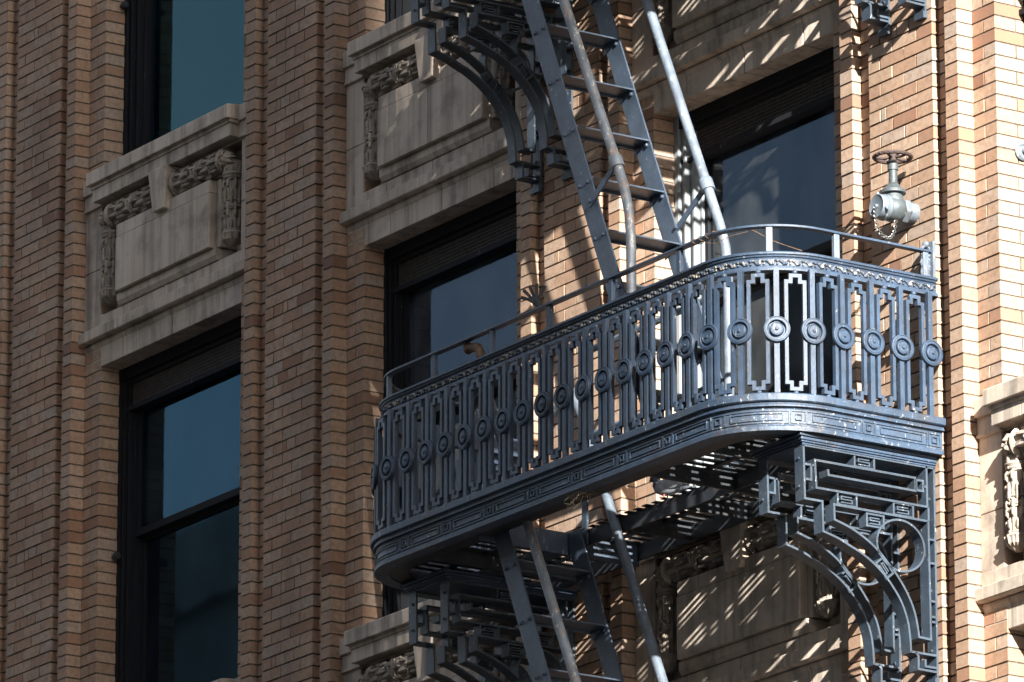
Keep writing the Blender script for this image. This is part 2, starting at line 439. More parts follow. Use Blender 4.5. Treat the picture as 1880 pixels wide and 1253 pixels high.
def make_spandrel(xc, hw, z):
    ow = hw - .183                      # half width of the window opening
    def X(a): return xc + a
    S = MB()
    # back of the carved recess, soffit and plain pilaster stones
    S.box(X(-hw), X(hw), .20, .5, z + .02, z + 1.0)
    for sg in (-1, 1):
        for za, zb in ((.232, .60), (.604, .985)):
            a, b = sorted((sg * (ow + .002), sg * hw)); S.box(X(a), X(b), .086, .2, z + za, z + zb)
        # plain inner margin beside the raised panel
        a, b = sorted((sg * .53, sg * .575)); S.box(X(a), X(b), .085, .2, z + .39, z + .80)
    # lower courses
    cuts = [-hw, -.52, -.05, .46, hw]
    for a, b in zip(cuts, cuts[1:]): S.box(X(a + (.0 if a == -hw else .003)), X(b - .002), .083, .3, z + .231, z + .308)
    cuts = [-.56, -.28, .24, .56]
    for a, b in zip(cuts, cuts[1:]): 
        S.prism_x([(.3, z + .312), (.3, z + .382), (.058, z + .382), (.058, z + .338), (.075, z + .312)], X(a + .002), X(b - .002))
    s = S.build('spandrel', 'stone', B, .003)
    # lintel with coved top, four stones
    S = MB(); cuts = [-hw, -.50, .02, .54, hw]
    prof = [(.42, z), (.42, z + .155), (.084, z + .155), (.085, z + .140), (.090, z + .128), (.096, z + .120), (.097, z + .095), (.097, z)]
    for a, b in zip(cuts, cuts[1:]):
        S.prism_x(prof, X(a + (0 if a == -hw else .0035)), X(b - (0 if b == hw else .0035)))
    S.build('lintel', 'stone', s, .004)
    S = MB(); cuts = [-hw, -.58, -.12, .36, .75, hw]
    for a, b in zip(cuts, cuts[1:]):
        S.prism_x([(.3, z + .159), (.3, z + .229), (.046, z + .229), (.043, z + .226), (.043, z + .168), (.047, z + .163), (.062, z + .159)], X(a + .002), X(b - .002))
    S.build('drip_ledge', 'stone', s)
    S = MB(); S.box(X(-.53), X(-.02), .028, .2, z + .386, z + .716); S.box(X(-.0175), X(.53), .028, .2, z + .386, z + .716)
    for a, b in zip([-.53, -.34, .1, .36, .53][:-1], [-.34, .1, .36, .53]): S.box(X(a + .001), X(b - .001), .032, .2, z + .7185, z + .795)
    S.build('stone_panel', 'panel', s, .004)
    S = MB()
    S.hexa([(X(-.055), -.004, z + .742), (X(.072), -.004, z + .742), (X(.072), .21, z + .742), (X(-.055), .21, z + .742),
            (X(-.088), -.018, z + .992), (X(.105), -.018, z + .992), (X(.105), .21, z + .992), (X(-.088), .21, z + .992)])
    S.build('keystone', 'panel', s, .005)
    for a, b in ((-ow + .15, -.085), (.10, ow - .15)):
        S = MB(); bundle(S, (X(a), .085, z + .885), (X(b), .085, z + .885), .066)
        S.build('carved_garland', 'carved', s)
    for sg in (-1, 1):
        S = MB(); xx = sg * (ow - .105)
        bundle(S, (X(xx), .10, z + .42), (X(xx), .10, z + .80), .056, (.08, .45, .55, .92))
        S.lathe([(.05, 0), (.062, .03), (.058, .055), (.045, .075)], (X(xx), .10, z + .80), (0, 0, 1), 14)
        S.lathe([(.02, -.06), (.05, -.035), (.066, 0)], (X(xx), .10, z + .42), (0, 0, 1), 14)
        # leaf scroll linking upright and horizontal bundles
        rng = random.Random(int(xc * 100) + sg)
        cx, cz = xx - sg * .004, z + .872
        for k in range(11):
            a = RAD(20 + 31 * k) + rng.uniform(-.2, .2); ln_ = rng.uniform(.038, .066); yy = .045 + rng.uniform(-.012, .015)
            p0 = Vector((X(cx), .055, cz)); dv = Vector((math.cos(a), 0, math.sin(a)))
            S.tube([p0 + dv * .012, p0 + dv * ln_ * .5 + Vector((0, yy - .075, 0)), p0 + dv * ln_ * .85 + Vector((0, yy - .06, 0)), p0 + dv * ln_ + Vector((0, yy - .03, 0))], .01, 7, radii=[.008, .014, .010, .003])
        S.ball((X(cx), .035, cz), .022, 10, 6)
        for k in range(5):
            t = RAD(-80 + 40 * k); S.tube([Vector((X(xx) + .02 * math.sin(t), .10 - .02 * math.cos(t), z + .365)), Vector((X(xx) + .056 * math.sin(t), .10 - .056 * math.cos(t), z + .40)), Vector((X(xx) + .074 * math.sin(t), .10 - .074 * math.cos(t), z + .435))], .012, 6, radii=[.006, .014, .004])
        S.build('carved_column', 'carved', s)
    # sill: slab, fillet, fascia; small corbel wings at each side
    S = MB(); cuts = [-ow - .01, -.36, .28, ow + .01]
    for a, b in zip(cuts, cuts[1:]):
        S.prism_x([(.32, z + 1.092), (.32, z + 1.205), (-.016, z + 1.176), (-.022, z + 1.168), (-.022, z + 1.092)], X(a + .001), X(b - .001))
    S.box(X(-ow), X(ow), .003, .3, z + 1.070, z + 1.0935)
    cuts = [-ow + .012, -.52, .3, ow - .012]
    for a, b in zip(cuts, cuts[1:]):
        S.box(X(a + .001), X(b - .001), .012, .3, z + .993, z + 1.072)
    for sg in (-1, 1):
        a, b = sorted((sg * (ow - .012), sg * hw)); S.box(X(a), X(b), .058, .3, z + 1.083, z + 1.178)
        S.box(X(a), X(b), .075, .3, z + 1.0, z + 1.084)
        S.box(X(a), X(b), .068, .3, z + .984, z + 1.001)
    S.box(X(-hw), X(hw), .10, .3, z + .984, z + .995)
    S.build('sill', 'stone', s, .004)
for (xc, hw) in BAYS:
    for z in LZ[1:]: make_spandrel(xc, hw, z)

def make_window(xc, hw, ztop, fmat, blind, bmat, drop=0.0, screen=True, jw=(.10, .10), back=0.0):
    ow = hw - .183; zs = ztop - ST + 1.20; zt = ztop
    W = MB(); J = MB()
    # jamb mouldings: stepped strips
    for sg in (-1, 1):
        for a, b, y in ((0, .035, .225), (.035, .075, .245), (.075, .088, .232), (.088, .128, .262), (.128, .142, .25), (.142, .165, .285)):
            kk = jw[0 if sg < 0 else 1] / .20; a *= kk; b *= kk
            p, q = sorted((sg * (ow - a + .004), sg * (ow - b))); (J if sg < 0 else W).box(xc + p, xc + q, y + (back if sg < 0 else 0), .42, zs - .03, zt + .02)
    W.box(xc - ow, xc + ow, .232, .42, zt - .07, zt + .02); W.box(xc - ow, xc + ow, .255, .42, zt - .10, zt - .07)
    if screen: W.box(xc - ow, xc + ow, .245, .42, zt - .268, zt - .238)
    w = W.build('window', 'frame_dark', B, .003); J.build('jamb', fmat, w, .003)
    ga, gb = -(ow - jw[0] * .825), ow - jw[1] * .825; gx = min(-ga, gb)
    zg = zt - .262 if screen else zt - .10
    zm = ztop - 1.01
    S = MB()      # sashes
    for sg in (-1, 1):
        g_ = gb if sg > 0 else ga; p, q = sorted((g_, g_ - sg * .032))
        S.box(xc + p, xc + q, .30, .335, zm, zg); S.box(xc + p, xc + q, .345, .38, zs, zm + .03)
    S.box(xc + ga, xc + gb, .298, .337, zm - .02, zm + .025)
    if blind != 'pleated': S.box(xc + ga, xc + gb, .343, .382, zm - .045, zm - .004); S.box(xc + ga, xc + gb, .343, .382, zs - .01, zs + .10)
    S.build('sash', 'frame_dark', w, .003)
    G = MB(); G.box(xc + ga + .02, xc + gb - .02, .316, .320, zm, zg + .01); G.build('glass_pane', 'glass_bright' if blind == 'pleated' else ('glass_hazy' if bmat in ('blind_grey', 'blind_pale') else 'glass'), w)
    if blind != 'pleated':
        G = MB(); G.box(xc + ga + .02, xc + gb - .02, .361, .365, zs + .05, zm - .03); G.build('glass_pane', 'glass_bright' if blind == 'pleated' else ('glass_hazy' if bmat in ('blind_grey', 'blind_pale') else 'glass'), w)
    else:
        G = MB(); G.box(xc + ga + .02, xc + gb - .02, .326, .330, zs + .05, zm - .03); G.build('glass_pane', 'glass_bright' if blind == 'pleated' else ('glass_hazy' if bmat in ('blind_grey', 'blind_pale') else 'glass'), w)
    if screen:
        # perforated transom screen: a lattice of bars with real holes
        S = MB(); p = .020; nx = int((gb - ga) / p); nz = 7
        for i in range(nx + 1): S.box(xc + ga + i * p - .006, xc + ga + i * p + .006, .268, .274, zt - .24, zt - .095)
        for i in range(nz + 1): S.box(xc + ga, xc + gb, .2665, .2755, zt - .238 + i * p - .006, zt - .238 + i * p + .006)
        S.build('transom_screen', 'screen', w)
    # blind behind the glass
    Bm = MB(); zb = zs + drop
    if blind == 'pleated':
        n = int((zg - zb) / .024)
        for i in range(n):
            za = zb + i * .024
            Bm.add([(xc + ga + .036, .352, za), (xc + gb - .036, .352, za), (xc + gb - .036, .334, za + .007), (xc + ga + .036, .334, za + .007), (xc + gb - .036, .352, za + .024), (xc + ga + .036, .352, za + .024)], [(0, 1, 2, 3), (3, 2, 4, 5)])
        Bm.box(xc + ga + .036, xc + gb - .036, .338, .355, zb - .02, zb)
    else:
        n = 34; vs = []
        for i in range(n + 1):
            a = ga + (gb - ga) * i / n; dy = .006 * math.sin(i * 1.3) + .004 * math.sin(i * .47)
            vs += [(xc + a, .46 + dy, zb), (xc + a, .46 + dy, zt)]
        Bm.add(vs, [(2 * i, 2 * i + 2, 2 * i + 3, 2 * i + 1) for i in range(n)])
    Bm.build('blind', bmat, w)
    D = MB(); D.box(xc - ow - .1, xc + ow + .1, .70, .74, zs - .2, zt + .1); D.build('dark_interior', 'dark', w)  # near-black sheet stands in for the unlit room's shade
for bi, (xc, hw) in enumerate(BAYS):
    for zi, z in enumerate(LZ):
        light = bi == 3
        teal = (bi == 1 and zi == 3)
        make_window(xc, hw, z, 'frame_sunlit' if light else 'frame_dark', 'pleated' if teal else 'roller',
                    'blind_teal' if teal else ('blind_pale' if light else ('blind_grey' if bi == 2 else 'blind_blue')), .03 if teal else .02, back=.05 if bi == 4 else 0.0, jw=(.20, .10) if light else ((.17, .12) if teal else (.11, .11)))
for z in (16.028, 12.618):
    mb = MB(); mb.lathe([(.012, 0), (.012, .03), (.024, .032), (.026, .045), (.016, .058)], (-4.527, .2, z), (1, 0, 0), 12)
    tag(mb.build('wall_anchor', 'iron_black'), 'black iron anchor knob beside the %s left window' % ('upper' if z > 14 else 'lower'), 'anchor knob', 'anchor knobs beside the windows')
mb = MB(); mb.lathe([(.042, 0), (.046, .012), (.034, .02), (.030, .016), (.012, .018), (.012, .034)], (4.14, .243, 12.789), (1, 0, 0), 20)
tag(mb.build('rosette_bolt', 'valve_cap', None), 'small round pale metal rosette bolted to the rightmost brick jamb', 'wall rosette')

# ------------------------------------------------------------------ fire escape balcony
BX0, BX1, BYF, BR, BW = .105, 3.737, -1.09, .42, .02
SEGS = [(BW - (BYF + BR)), BR * math.pi / 2, (BX1 - BX0) - 2 * BR, BR * math.pi / 2, (BW - (BYF + BR))]
TOT = sum(SEGS)
def path(s):
    """s runs along the outer face from the wall at the left end to the wall at the right end"""
    s = max(0, min(TOT, s))
    if s <= SEGS[0]: return (BX0, BW - s), (-1, 0)
    s -= SEGS[0]
    if s <= SEGS[1]:
        t = s / BR; return (BX0 + BR - BR * math.cos(t), BYF + BR - BR * math.sin(t)), (-math.cos(t), -math.sin(t))
    s -= SEGS[1]
    if s <= SEGS[2]: return (BX0 + BR + s, BYF), (0, -1)
    s -= SEGS[2]
    if s <= SEGS[3]:
        t = s / BR; return (BX1 - BR + BR * math.sin(t), BYF + BR - BR * math.cos(t)), (math.sin(t), -math.cos(t))
    s -= SEGS[3]
    return (BX1, BYF + BR + s), (1, 0)
def frames(off=0, s0=0, s1=TOT):
    ss = [s0]; acc = 0
    for i, l in enumerate(SEGS):
        n = 16 if i in (1, 3) else 1
        for k in range(1, n + 1):
            v = acc + l * k / n
            if s0 < v < s1 - 1e-6: ss.append(v)
        acc += l
    ss.append(s1); out = []
    for s in ss:
        p, n = path(s); out.append(((p[0] + n[0] * off, p[1] + n[1] * off), n))
    return out
F = empty('fire_escape_balcony')
# top rail
mb = MB()
mb.sweep(frames(), [(-.045, 12.21), (.0, 12.212), (.006, 12.206), (.006, 12.198), (-.002, 12.194), (-.004, 12.187), (-.012, 12.183), (-.014, 12.176), (-.014, 12.143),
                    (-.010, 12.139), (-.004, 12.136), (-.002, 12.129), (.004, 12.126), (.004, 12.115), (-.045, 12.115)])
rail = mb.build('top_rail', 'iron', F)
mb = MB(); n = int(TOT / .066); u = TOT / n
def rp(s, z, o):
    p, nn = path(s); return (p[0] + nn[0] * o, p[1] + nn[1] * o, z)
for i in range(n):
    s = i * u; zc = 12.1595
    pts = []
    for k in range(11):
        t = k / 10; a = t * 2 * math.pi
        pts.append((s + u * (.08 + .8 * t) + .008 * math.sin(a), zc + .0125 * math.cos(a * .9 + .6)))
    mb.tube([rp(a, b, -.010) for a, b in pts], .0058, 5)
    for ds, dz, r in ((.30, .004, .0065), (.62, -.005, .0075), (.93, .007, .006), (.95, -.008, .005)):
        mb.ball(rp(s + u * ds, zc + dz, -.009), r * 1.15, 6, 4)
mb.build('rail_ornament', 'iron_worn', rail)
# bottom fascia
mb = MB()
mb.sweep(frames(), [(-.05, 11.485), (.042, 11.488), (.047, 11.482), (.047, 11.452), (.040, 11.447), (.030, 11.446), (.028, 11.436), (.034, 11.431), (.034, 11.424), (.018, 11.420),
                    (.015, 11.412), (.015, 11.337), (.022, 11.333), (.027, 11.325), (.027, 11.305), (-.05, 11.305)])
fas = mb.build('fascia', 'iron_dirty', F)
mb = MB()
def ridge(s0, s1, z0, z1, w=.006, h=.006, o=.0145):
    k = max(2, int(abs(s1 - s0) / .05))
    for za in (z0, z1):
        fr = []
        for i in range(k + 1):
            p, nn = path(s0 + (s1 - s0) * i / k); fr.append((p, nn))
        mb.sweep(fr, [(o, za - w / 2), (o, za + w / 2), (o + h, za + w / 2), (o + h, za - w / 2)])
    for sa in (s0, s1):
        fr = [path(sa - w / 2), path(sa + w / 2)]
        mb.sweep(fr, [(o, z0), (o, z1), (o + h * .9, z1), (o + h * .9, z0)])
s = TOT - .05
while s > .1:
    ridge(s - .035, s + .035, 11.345, 11.405); ridge(s - .014, s + .014, 11.361, 11.389, .005, .009)
    ridge(s - .355, s - .045, 11.345, 11.405); ridge(s - .325, s - .075, 11.358, 11.391, .005, .007)
    s -= .395
mb.build('fascia_panels', 'iron_dirty', fas)
# balusters with medallions, fret frames between them
NODE = []
for k in range(4): NODE.append(TOT - (.07 + .177 * k))
s8 = SEGS[0] + SEGS[1] + (3.224 - (BX0 + BR))
for k in range(4, 9): NODE.append(NODE[3] + (s8 - NODE[3]) * (k - 3) / 5)
s = s8
while s > .12: s -= .1795; NODE.append(s)
bmB = MB(); bmB.box(-.013, .013, -.030, -.006, 11.48, 12.12); meB = bmB.mesh('baluster', ['iron'])
bmM = MB()
bmM.lathe([(.060, -.004), (.066, .0), (.066, .009), (.064, .0135), (.0605, .0145), (.059, .0115), (.057, .0115), (.056, .014), (.047, .0145), (.045, .0125), (.0435, -.003), (.035, -.003), (.034, .0065), (.033, .0135), (.0305, .0150), (.0285, .0125), (.026, .0125), (.0245, .0145), (.0085, .0150), (.0080, .0205), (.0055, .0225)], (0, 0, 0), (0, -1, 0), 32)
meM = bmM.mesh('medallion', ['iron'])
bmF = MB(); hw_ = .046
loop = [(-hw_, 11.545), (-hw_, 12.052), (-.023, 12.052), (-.023, 12.083), (.023, 12.083), (.023, 12.052), (hw_, 12.052),
        (hw_, 11.545), (.023, 11.545), (.023, 11.514), (-.023, 11.514), (-.023, 11.545)]
bmF.strap(loop, -.028, -.004, .018, lambda u, w, a: (u, a, w), closed=True)
bmF.ball((0, -.016, 12.102), .014, 10, 6); bmF.ball((0, -.016, 11.496), .014, 10, 6)
meF = bmF.mesh('fret_frame', ['iron'])
def place(me, name, s, z=0, parent=F, jit=0):
    p, nn = path(s); o = bpy.data.objects.new(name, me); C.objects.link(o); o.parent = parent
    o.location = (p[0] - nn[0] * 0, p[1] - nn[1] * 0, z)
    o.rotation_euler = (random.gauss(0, jit), random.gauss(0, jit), math.atan2(nn[0], -nn[1]))
    return o
for s in NODE:
    b = place(meB, 'baluster', s)
    o = bpy.data.objects.new('medallion', meM); C.objects.link(o); o.parent = b; o.location = (0, -.026 - .004, 11.807); o.rotation_euler = (random.gauss(0, .03), random.uniform(0, 6), random.gauss(0, .03))
for a, b in zip(NODE, NODE[1:]): place(meF, 'fret_frame', (a + b) / 2 + random.gauss(0, .002), random.uniform(-.003, .003))
# upper handrail and its posts
mb = MB()
mb.sweep(frames(-.035), [(-.020, 12.342), (-.020, 12.354), (.020, 12.354), (.020, 12.342)])
hr = mb.build('handrail', 'iron', F, .002)
def s_front(x): return SEGS[0] + SEGS[1] + (x - BX0 - BR)
for s in [s_front(v) for v in (.40, .871, 1.41, 1.932, 2.485, 3.076)] + [s_front(3.317) + .38, TOT - .59, TOT - .05, SEGS[0] * .5]:
    mb = MB(); p, nn = path(s); a = math.atan2(nn[0], -nn[1])
    c, sn = math.cos(a), math.sin(a)
    mb.box(-.016, .016, .022, .046, 12.20, 12.343)
    o = mb.build('handrail_post', 'iron_rail' if s > s_front(3.3) else 'iron', F, .003); o.location = (p[0], p[1], 0); o.rotation_euler = (0, 0, a)
# iron scroll plate where the rail meets the wall
mb = MB()
mb.box(3.665, 3.73, .0, .018, 12.19, 12.40); mb.box(3.69, 3.704, -.05, .01, 12.33, 12.345)
for k, zz in enumerate((12.24, 12.29, 12.35)): mb.torus((3.70, -.02, zz), (1, 0, 0), .026, .008, 16, 6)
mb.ball((3.70, -.02, 12.385), .018)
mb.build('wall_plate', 'iron_rail', F)
# floor: beams and grating
ZF = 11.40
def chan(x0, x1, y0, y1, z0=ZF - .085, z1=ZF):
    mb = MB(); mb.box(x0, x1, y0, y1, z0, z1); return mb
beams = [(.12, 3.68, -.43, -.418), (.12, 3.68, -.045, -.030), (.50, 3.30, -1.035, -1.02)]
for x0, x1, y0, y1 in beams: chan(x0, x1, y0, y1).build('floor_beam', 'grate', F)
for x in (.14, 1.215, 2.63, 3.64): chan(x, x + .014, -1.018 if .5 < x < 3.2 else -.66, -.032, ZF - .115 if x == 1.215 else ZF - .09).build('floor_beam', 'iron_stair' if x == 1.215 else 'grate', F)
for x in (1.70, 2.2): chan(x, x + .014, -.416, -.046).build('floor_beam', 'grate', F)
for x in (.65, 3.15): chan(x, x + .014, -1.018, -.032).build('floor_beam', 'grate', F)
mb = MB(); x = .10
while x < 3.69:
    inop = 1.20 < x < 2.62
    y0 = -.452 if inop else -1.03
    for cx in (BX0 + BR, BX1 - BR):
        dx = (x + .045 - cx) if cx > 2 else (cx - x)
        if dx > 0 and not inop: y0 = max(y0, BYF + BR - math.sqrt(max(0, (BR - .055) ** 2 - min(dx, BR - .056) ** 2)))
    w = random.uniform(.042, .047)
    mb.box(x, x + w, y0 + random.uniform(-.004, .004), -.015, ZF + .001 + random.uniform(0, .002), ZF + .0065); x += .080
for y in (-.80, -.62, -.22): 
    mb.box(.12, 1.21, y, y + .03, ZF - .012, ZF); mb.box(2.65, 3.67, y, y + .03, ZF - .012, ZF)
mb.box(1.23, 2.62, -.22, -.19, ZF - .012, ZF)
mb.build('floor_grating', 'grate', F)
# underside plates along the curved ends (dark sheet behind the fascia)
mb = MB()
fr = frames(-.02)
vs = [(p[0], p[1], 11.312) for p, n in fr] + [(p[0] - n[0] * .13, p[1] - n[1] * .13, 11.312) for p, n in fr]
m = len(fr); mb.add(vs + [(x, y, z + .006) for x, y, z in vs], [(i, i + 1, m + i + 1, m + i) for i in range(m - 1)] + [(2 * m + m + i, 2 * m + m + i + 1, 2 * m + i + 1, 2 * m + i) for i in range(m - 1)])
mb.build('soffit_plate', 'grate', F)
# guard round the stair well
mb = MB()
mb.tube([(1.30, -.42, 12.35), (2.60, -.43, 12.36)], .019, 8); mb.tube([(1.30, -.42, 11.90), (2.60, -.43, 11.90)], .014, 8)

g = mb.build('well_guard', 'iron_rail', F)
for x, y in ((1.335, -.44),):
    mb = MB(); mb.box(x - .022, x + .022, y - .006, y + .006, 11.32, 12.345); mb.build('guard_post', 'iron_stair', g)
# brackets
def arc_pts(pts): return spline(pts, 5)
R1 = arc_pts([(-.665, 10.837), (-.577, 10.815), (-.500, 10.785), (-.441, 10.762), (-.370, 10.722), (-.302, 10.670), (-.253, 10.618), (-.204, 10.550), (-.171, 10.469), (-.157, 10.393), (-.152, 10.317)])
R2 = arc_pts([(-.597, 10.905), (-.501, 10.877), (-.409, 10.834), (-.336, 10.785), (-.28, 10.732), (-.228, 10.68), (-.165, 10.594), (-.123, 10.501), (-.101, 10.391)])
def key_s(mb, y0, y1, z0, z1, conv, x0, x1, t):
    w = y1 - y0; h = z1 - z0
    mb.strap([(y0, z0), (y0, z1), (y1, z1), (y1, z0)], x0, x1, t, conv, closed=True)
    mb.strap([(y1 - w * .22, z1 - h * .28), (y0 + w * .22, z1 - h * .28), (y0 + w * .22, z0 + h * .5), (y1 - w * .22, z0 + h * .5), (y1 - w * .22, z0 + h * .24), (y0 + w * .2, z0 + h * .24)], x0 + .004, x1 - .004, t * .7, conv)
def make_bracket(XR):
    mb = MB(); t = .011
    for xr in (XR, XR - .30):
        x0, x1 = xr - .07, xr
        cv = lambda y, z, a: (a, y, z)
        st = lambda p, **k: mb.strap(p, x0, x1, t, cv, **k)
        st([(-.776, 11.25), (-.772, 10.985), (-.668, 10.985), (-.665, 10.837)] + R1[1:] + [(-.152, 10.312), (.0, 10.312)])
        st([(-.036, 10.978), (-.599, 10.980), (-.597, 10.905)] + R2[1:] + [(-.030, 10.388), (-.034, 10.978)])
        st([(-.632, 11.150), (-.629, 11.122), (-.108, 11.120), (-.109, 11.185), (-.710, 11.185), (-.702, 11.048), (-.038, 11.050), (-.040, 11.252)])
        st([(-.782, 11.250), (.010, 11.250)])
        st([(.006, 11.250), (.006, 10.17)]); st([(-.032, 10.98), (-.032, 11.05)])
        st([(-.766, 11.157), (-.732, 11.157), (-.732, 11.083), (-.766, 11.083)]); st([(-.716, 11.157), (-.732, 11.157)])
        st([(-.103, 11.176), (-.062, 11.176), (-.062, 11.125), (-.103, 11.125)], closed=True); st([(-.062, 11.150), (-.045, 11.150)])
        st([(-.028, 10.888), (.0, 10.888)]); st([(-.028, 10.770), (.0, 10.770)])
        st([(-.028, 10.580), (.0, 10.580)]); st([(-.028, 10.502), (.0, 10.502)]); st([(-.028, 10.477), (.0, 10.477)])
        st([(-.125, 10.312), (-.108, 10.296), (-.108, 10.232), (.0, 10.230)])
        st([(-.066, 10.285), (-.066, 10.250), (.0, 10.250)])
        mb.box(x0 - .004, x1 + .004, -.012, .013, 10.165, 10.20)
        for z in (11.1, 10.64, 10.34):      # bolt heads
            mb.lathe([(.009, 0), (.009, .006), (.005, .009)], (xr - .035, .0, z), (0, -1, 0), 8)
        for z in (11.19, 11.05): mb.lathe([(.008, 0), (.008, .006), (.004, .008)], (xr - .035, -.78, z), (0, -1, 0), 8)
    br = mb.build('bracket', 'iron_key', F, .0015)
    for xr in (XR, XR - .30):
        x0, x1 = xr - .066, xr - .004
        cv = lambda y, z, a: (a, y, z)
        def key(*a_):
            k = MB(); key_s(k, *a_); k.build('key_ornament', 'iron_key', br, .001)
        key(-.469, -.352, 11.191, 11.249, cv, x0, x1, .010)
        key(-.573, -.460, 10.986, 11.046, cv, x0, x1, .010)
        key(-.238, -.121, 10.984, 11.044, cv, x0, x1, .010)
        key(-.400, -.300, 10.905, 10.965, cv, x0, x1, .010)
        # key set diagonally between the two curves
        u = Vector((.64, -.77)); w = Vector((.77, .64)); c0 = Vector((-.352, 10.722))
        cd = lambda a, b, x: (x, c0.x + u.x * a + w.x * b, c0.y + u.y * a + w.y * b)
        key(0, .092, .004, .058, cd, x0, x1, .010)
        r = MB(); n = 40
        r.strap([(-.203 + .143 * math.cos(2 * math.pi * i / n), 10.832 + .128 * math.sin(2 * math.pi * i / n)) for i in range(n)], xr - .07, xr, .010, cv, closed=True)
        r.build('ring', 'iron_key', br)
    c = MB()
    for (o, z0, z1) in ((.0, 11.252, 11.262), (.010, 11.262, 11.272), (.018, 11.272, 11.288), (.030, 11.288, 11.303)):
        c.box(XR - .375 - o, XR + .004 + o * .8, -.785 - o, .012, z0 + .0005, z1)
    c.build('bracket_cornice', 'iron', br, .003)
make_bracket(3.70); make_bracket(.572)
tag(F, 'ornate blue grey iron fire escape balcony with medallion balusters, seen whole', 'fire escape balcony', 'iron fire escape balconies')

# ------------------------------------------------------------------ fire escape stair
def make_stair():
    S = empty('fire_escape_stair')
    sl = -.435
    def xc(z): return 2.046 + sl * (z - 13.012)
    zb, zt = 11.412, 14.80
    for y in (-.93, -.472):
        mb = MB(); h = .068
        p = lambda z, d, yy: (xc(z) + d, yy, z)
        mb.hexa([p(zb, -h, y - .005), p(zb, h, y - .005), p(zb, h, y + .005), p(zb, -h, y + .005), p(zt, -h, y - .005), p(zt, h, y - .005), p(zt, h, y + .005), p(zt, -h, y + .005)])
        for k in range(-6, 4):
            z = 13.62 + .311 * k - .03
            for d in (-.035, .035):
                mb.lathe([(.011, 0), (.011, .006), (.007, .011)], (xc(z) + d, y - .005, z + d * .1), (0, -1, 0), 8)
        mb.build('stringer', 'iron_stair', S, .002)
    for k in range(-6, 4):
        z = 13.62 + .311 * k; mb = MB()
        x1 = xc(z) + .066; x0 = x1 - .135
        mb.box(x0, x1, -.924, -.478, z - .008, z); mb.box(x0, x0 + .006, -.9235, -.4785, z - .022, z - .0085)
        mb.add([(x0 + .01, -.479, z - .009), (x1 - .01, -.479, z - .009), (x0 + .01, -.479, z - .06), (x0 + .01, -.485, z - .009), (x1 - .01, -.485, z - .009), (x0 + .01, -.485, z - .06)],
               [(0, 1, 2), (5, 4, 3), (0, 3, 4, 1), (1, 4, 5, 2), (2, 5, 3, 0)])
        mb.build('tread', 'iron_stair', S)
    outer = [(1.02, -.955, 15.40), (1.20, -.955, 15.50), (1.28, -.955, 15.32), (1.60, -.955, 14.66), (2.388, -.955, 12.99), (2.455, -.955, 12.84), (2.495, -.955, 12.70), (2.508, -.955, 12.56), (2.51, -.955, 12.2), (2.51, -.955, 11.42)]
    inner = [(1.02, -.452, 15.46), (1.24, -.452, 15.55), (1.33, -.452, 15.40), (1.66, -.452, 14.68), (2.458, -.452, 12.94), (2.56, -.452, 12.72), (2.612, -.452, 12.58), (2.631, -.452, 12.44), (2.633, -.452, 12.1), (2.633, -.452, 11.42)]
    for pts, (cx, cz), (bx, bz), sy in ((outer, (2.386, 12.994), (2.129, 12.835), -.938), (inner, (2.456, 12.944), (2.20, 12.76), -.462)):
        mb = MB(); mb.tube(pts[:4] + [pts[4]] + pts[5:], .0255, 14)
        h = mb.build('handrail', 'rail_rusty' if sy < -.9 else 'iron_rail', S)
        d = Vector((.788 - .36, 0, -1)).normalized()
        mb = MB(); c = Vector((cx, pts[0][1], cz)); ax = Vector((.47, 0, -1)).normalized()
        mb.lathe([(.034, -.035), (.036, -.03), (.036, .03), (.034, .035)], c, ax, 16)
        mb.build('collar', 'rail_rusty' if sy < -.9 else 'iron_rail', h)
        mb = MB(); a = Vector((bx, sy - .012, bz)); b_ = Vector((cx, pts[0][1] + .0, cz)); dd = (b_ - a).normalized(); pp = Vector((-dd.z, 0, dd.x)) * .017
        yv = Vector((0, .004, 0))
        mb.hexa([a - pp - yv, a + pp - yv, a + pp + yv, a - pp + yv, b_ - pp - yv, b_ + pp - yv, b_ + pp + yv, b_ - pp + yv])
        mb.lathe([(.012, 0), (.012, .008), (.006, .012)], (bx + .02, sy - .016, bz + .02), (0, -1, 0), 8)
        mb.build('rail_brace', 'iron_stair', S)
    return S
ST1 = tag(make_stair(), 'steep iron stair with pipe handrails coming down to the main balcony', 'iron stair', 'fire escape stairs')
ST2 = copy_tree(ST1); ST2.location.z = -ST
tag(ST2, 'steep iron stair hanging in shade below the main balcony floor', 'iron stair', 'fire escape stairs')
F2 = copy_tree(F); F2.location.z = ST
tag(F2, 'upper iron fire escape balcony, only its brackets showing at the top edge', 'fire escape balcony', 'iron fire escape balconies')

# ------------------------------------------------------------------ standpipe valve
V = tag(empty('standpipe_valve', None, (3.565, 0, 12.585)), 'grey standpipe hose valve with dark rusty brown handwheel on sunlit brick pier', 'hose valve')
mb = MB()
mb.lathe([(.050, .02), (.050, -.035), (.047, -.04), (.047, -.055)], (0, 0, 0), (0, 1, 0), 20)
mb.build('wall_pipe', 'valve_cap', V)
mb = MB(); mb.lathe([(.062, 0), (.064, .004), (.064, .028), (.060, .032)], (0, -.038, 0), (0, -1, 0), 6)
mb.build('hex_nut', 'valve_cap', V, .003)
mb = MB(); mb.lathe([(.050, .066), (.060, .078), (.064, .10), (.066, .12), (.062, .14), (.056, .152), (.058, .16)], (0, 0, 0), (0, -1, 0), 24)
mb.lathe([(.050, .0), (.054, .03), (.050, .06), (.044, .075), (.044, .082)], (0, -.112, 0), (0, 0, 1), 24)
mb.build('valve_body', 'valve', V)
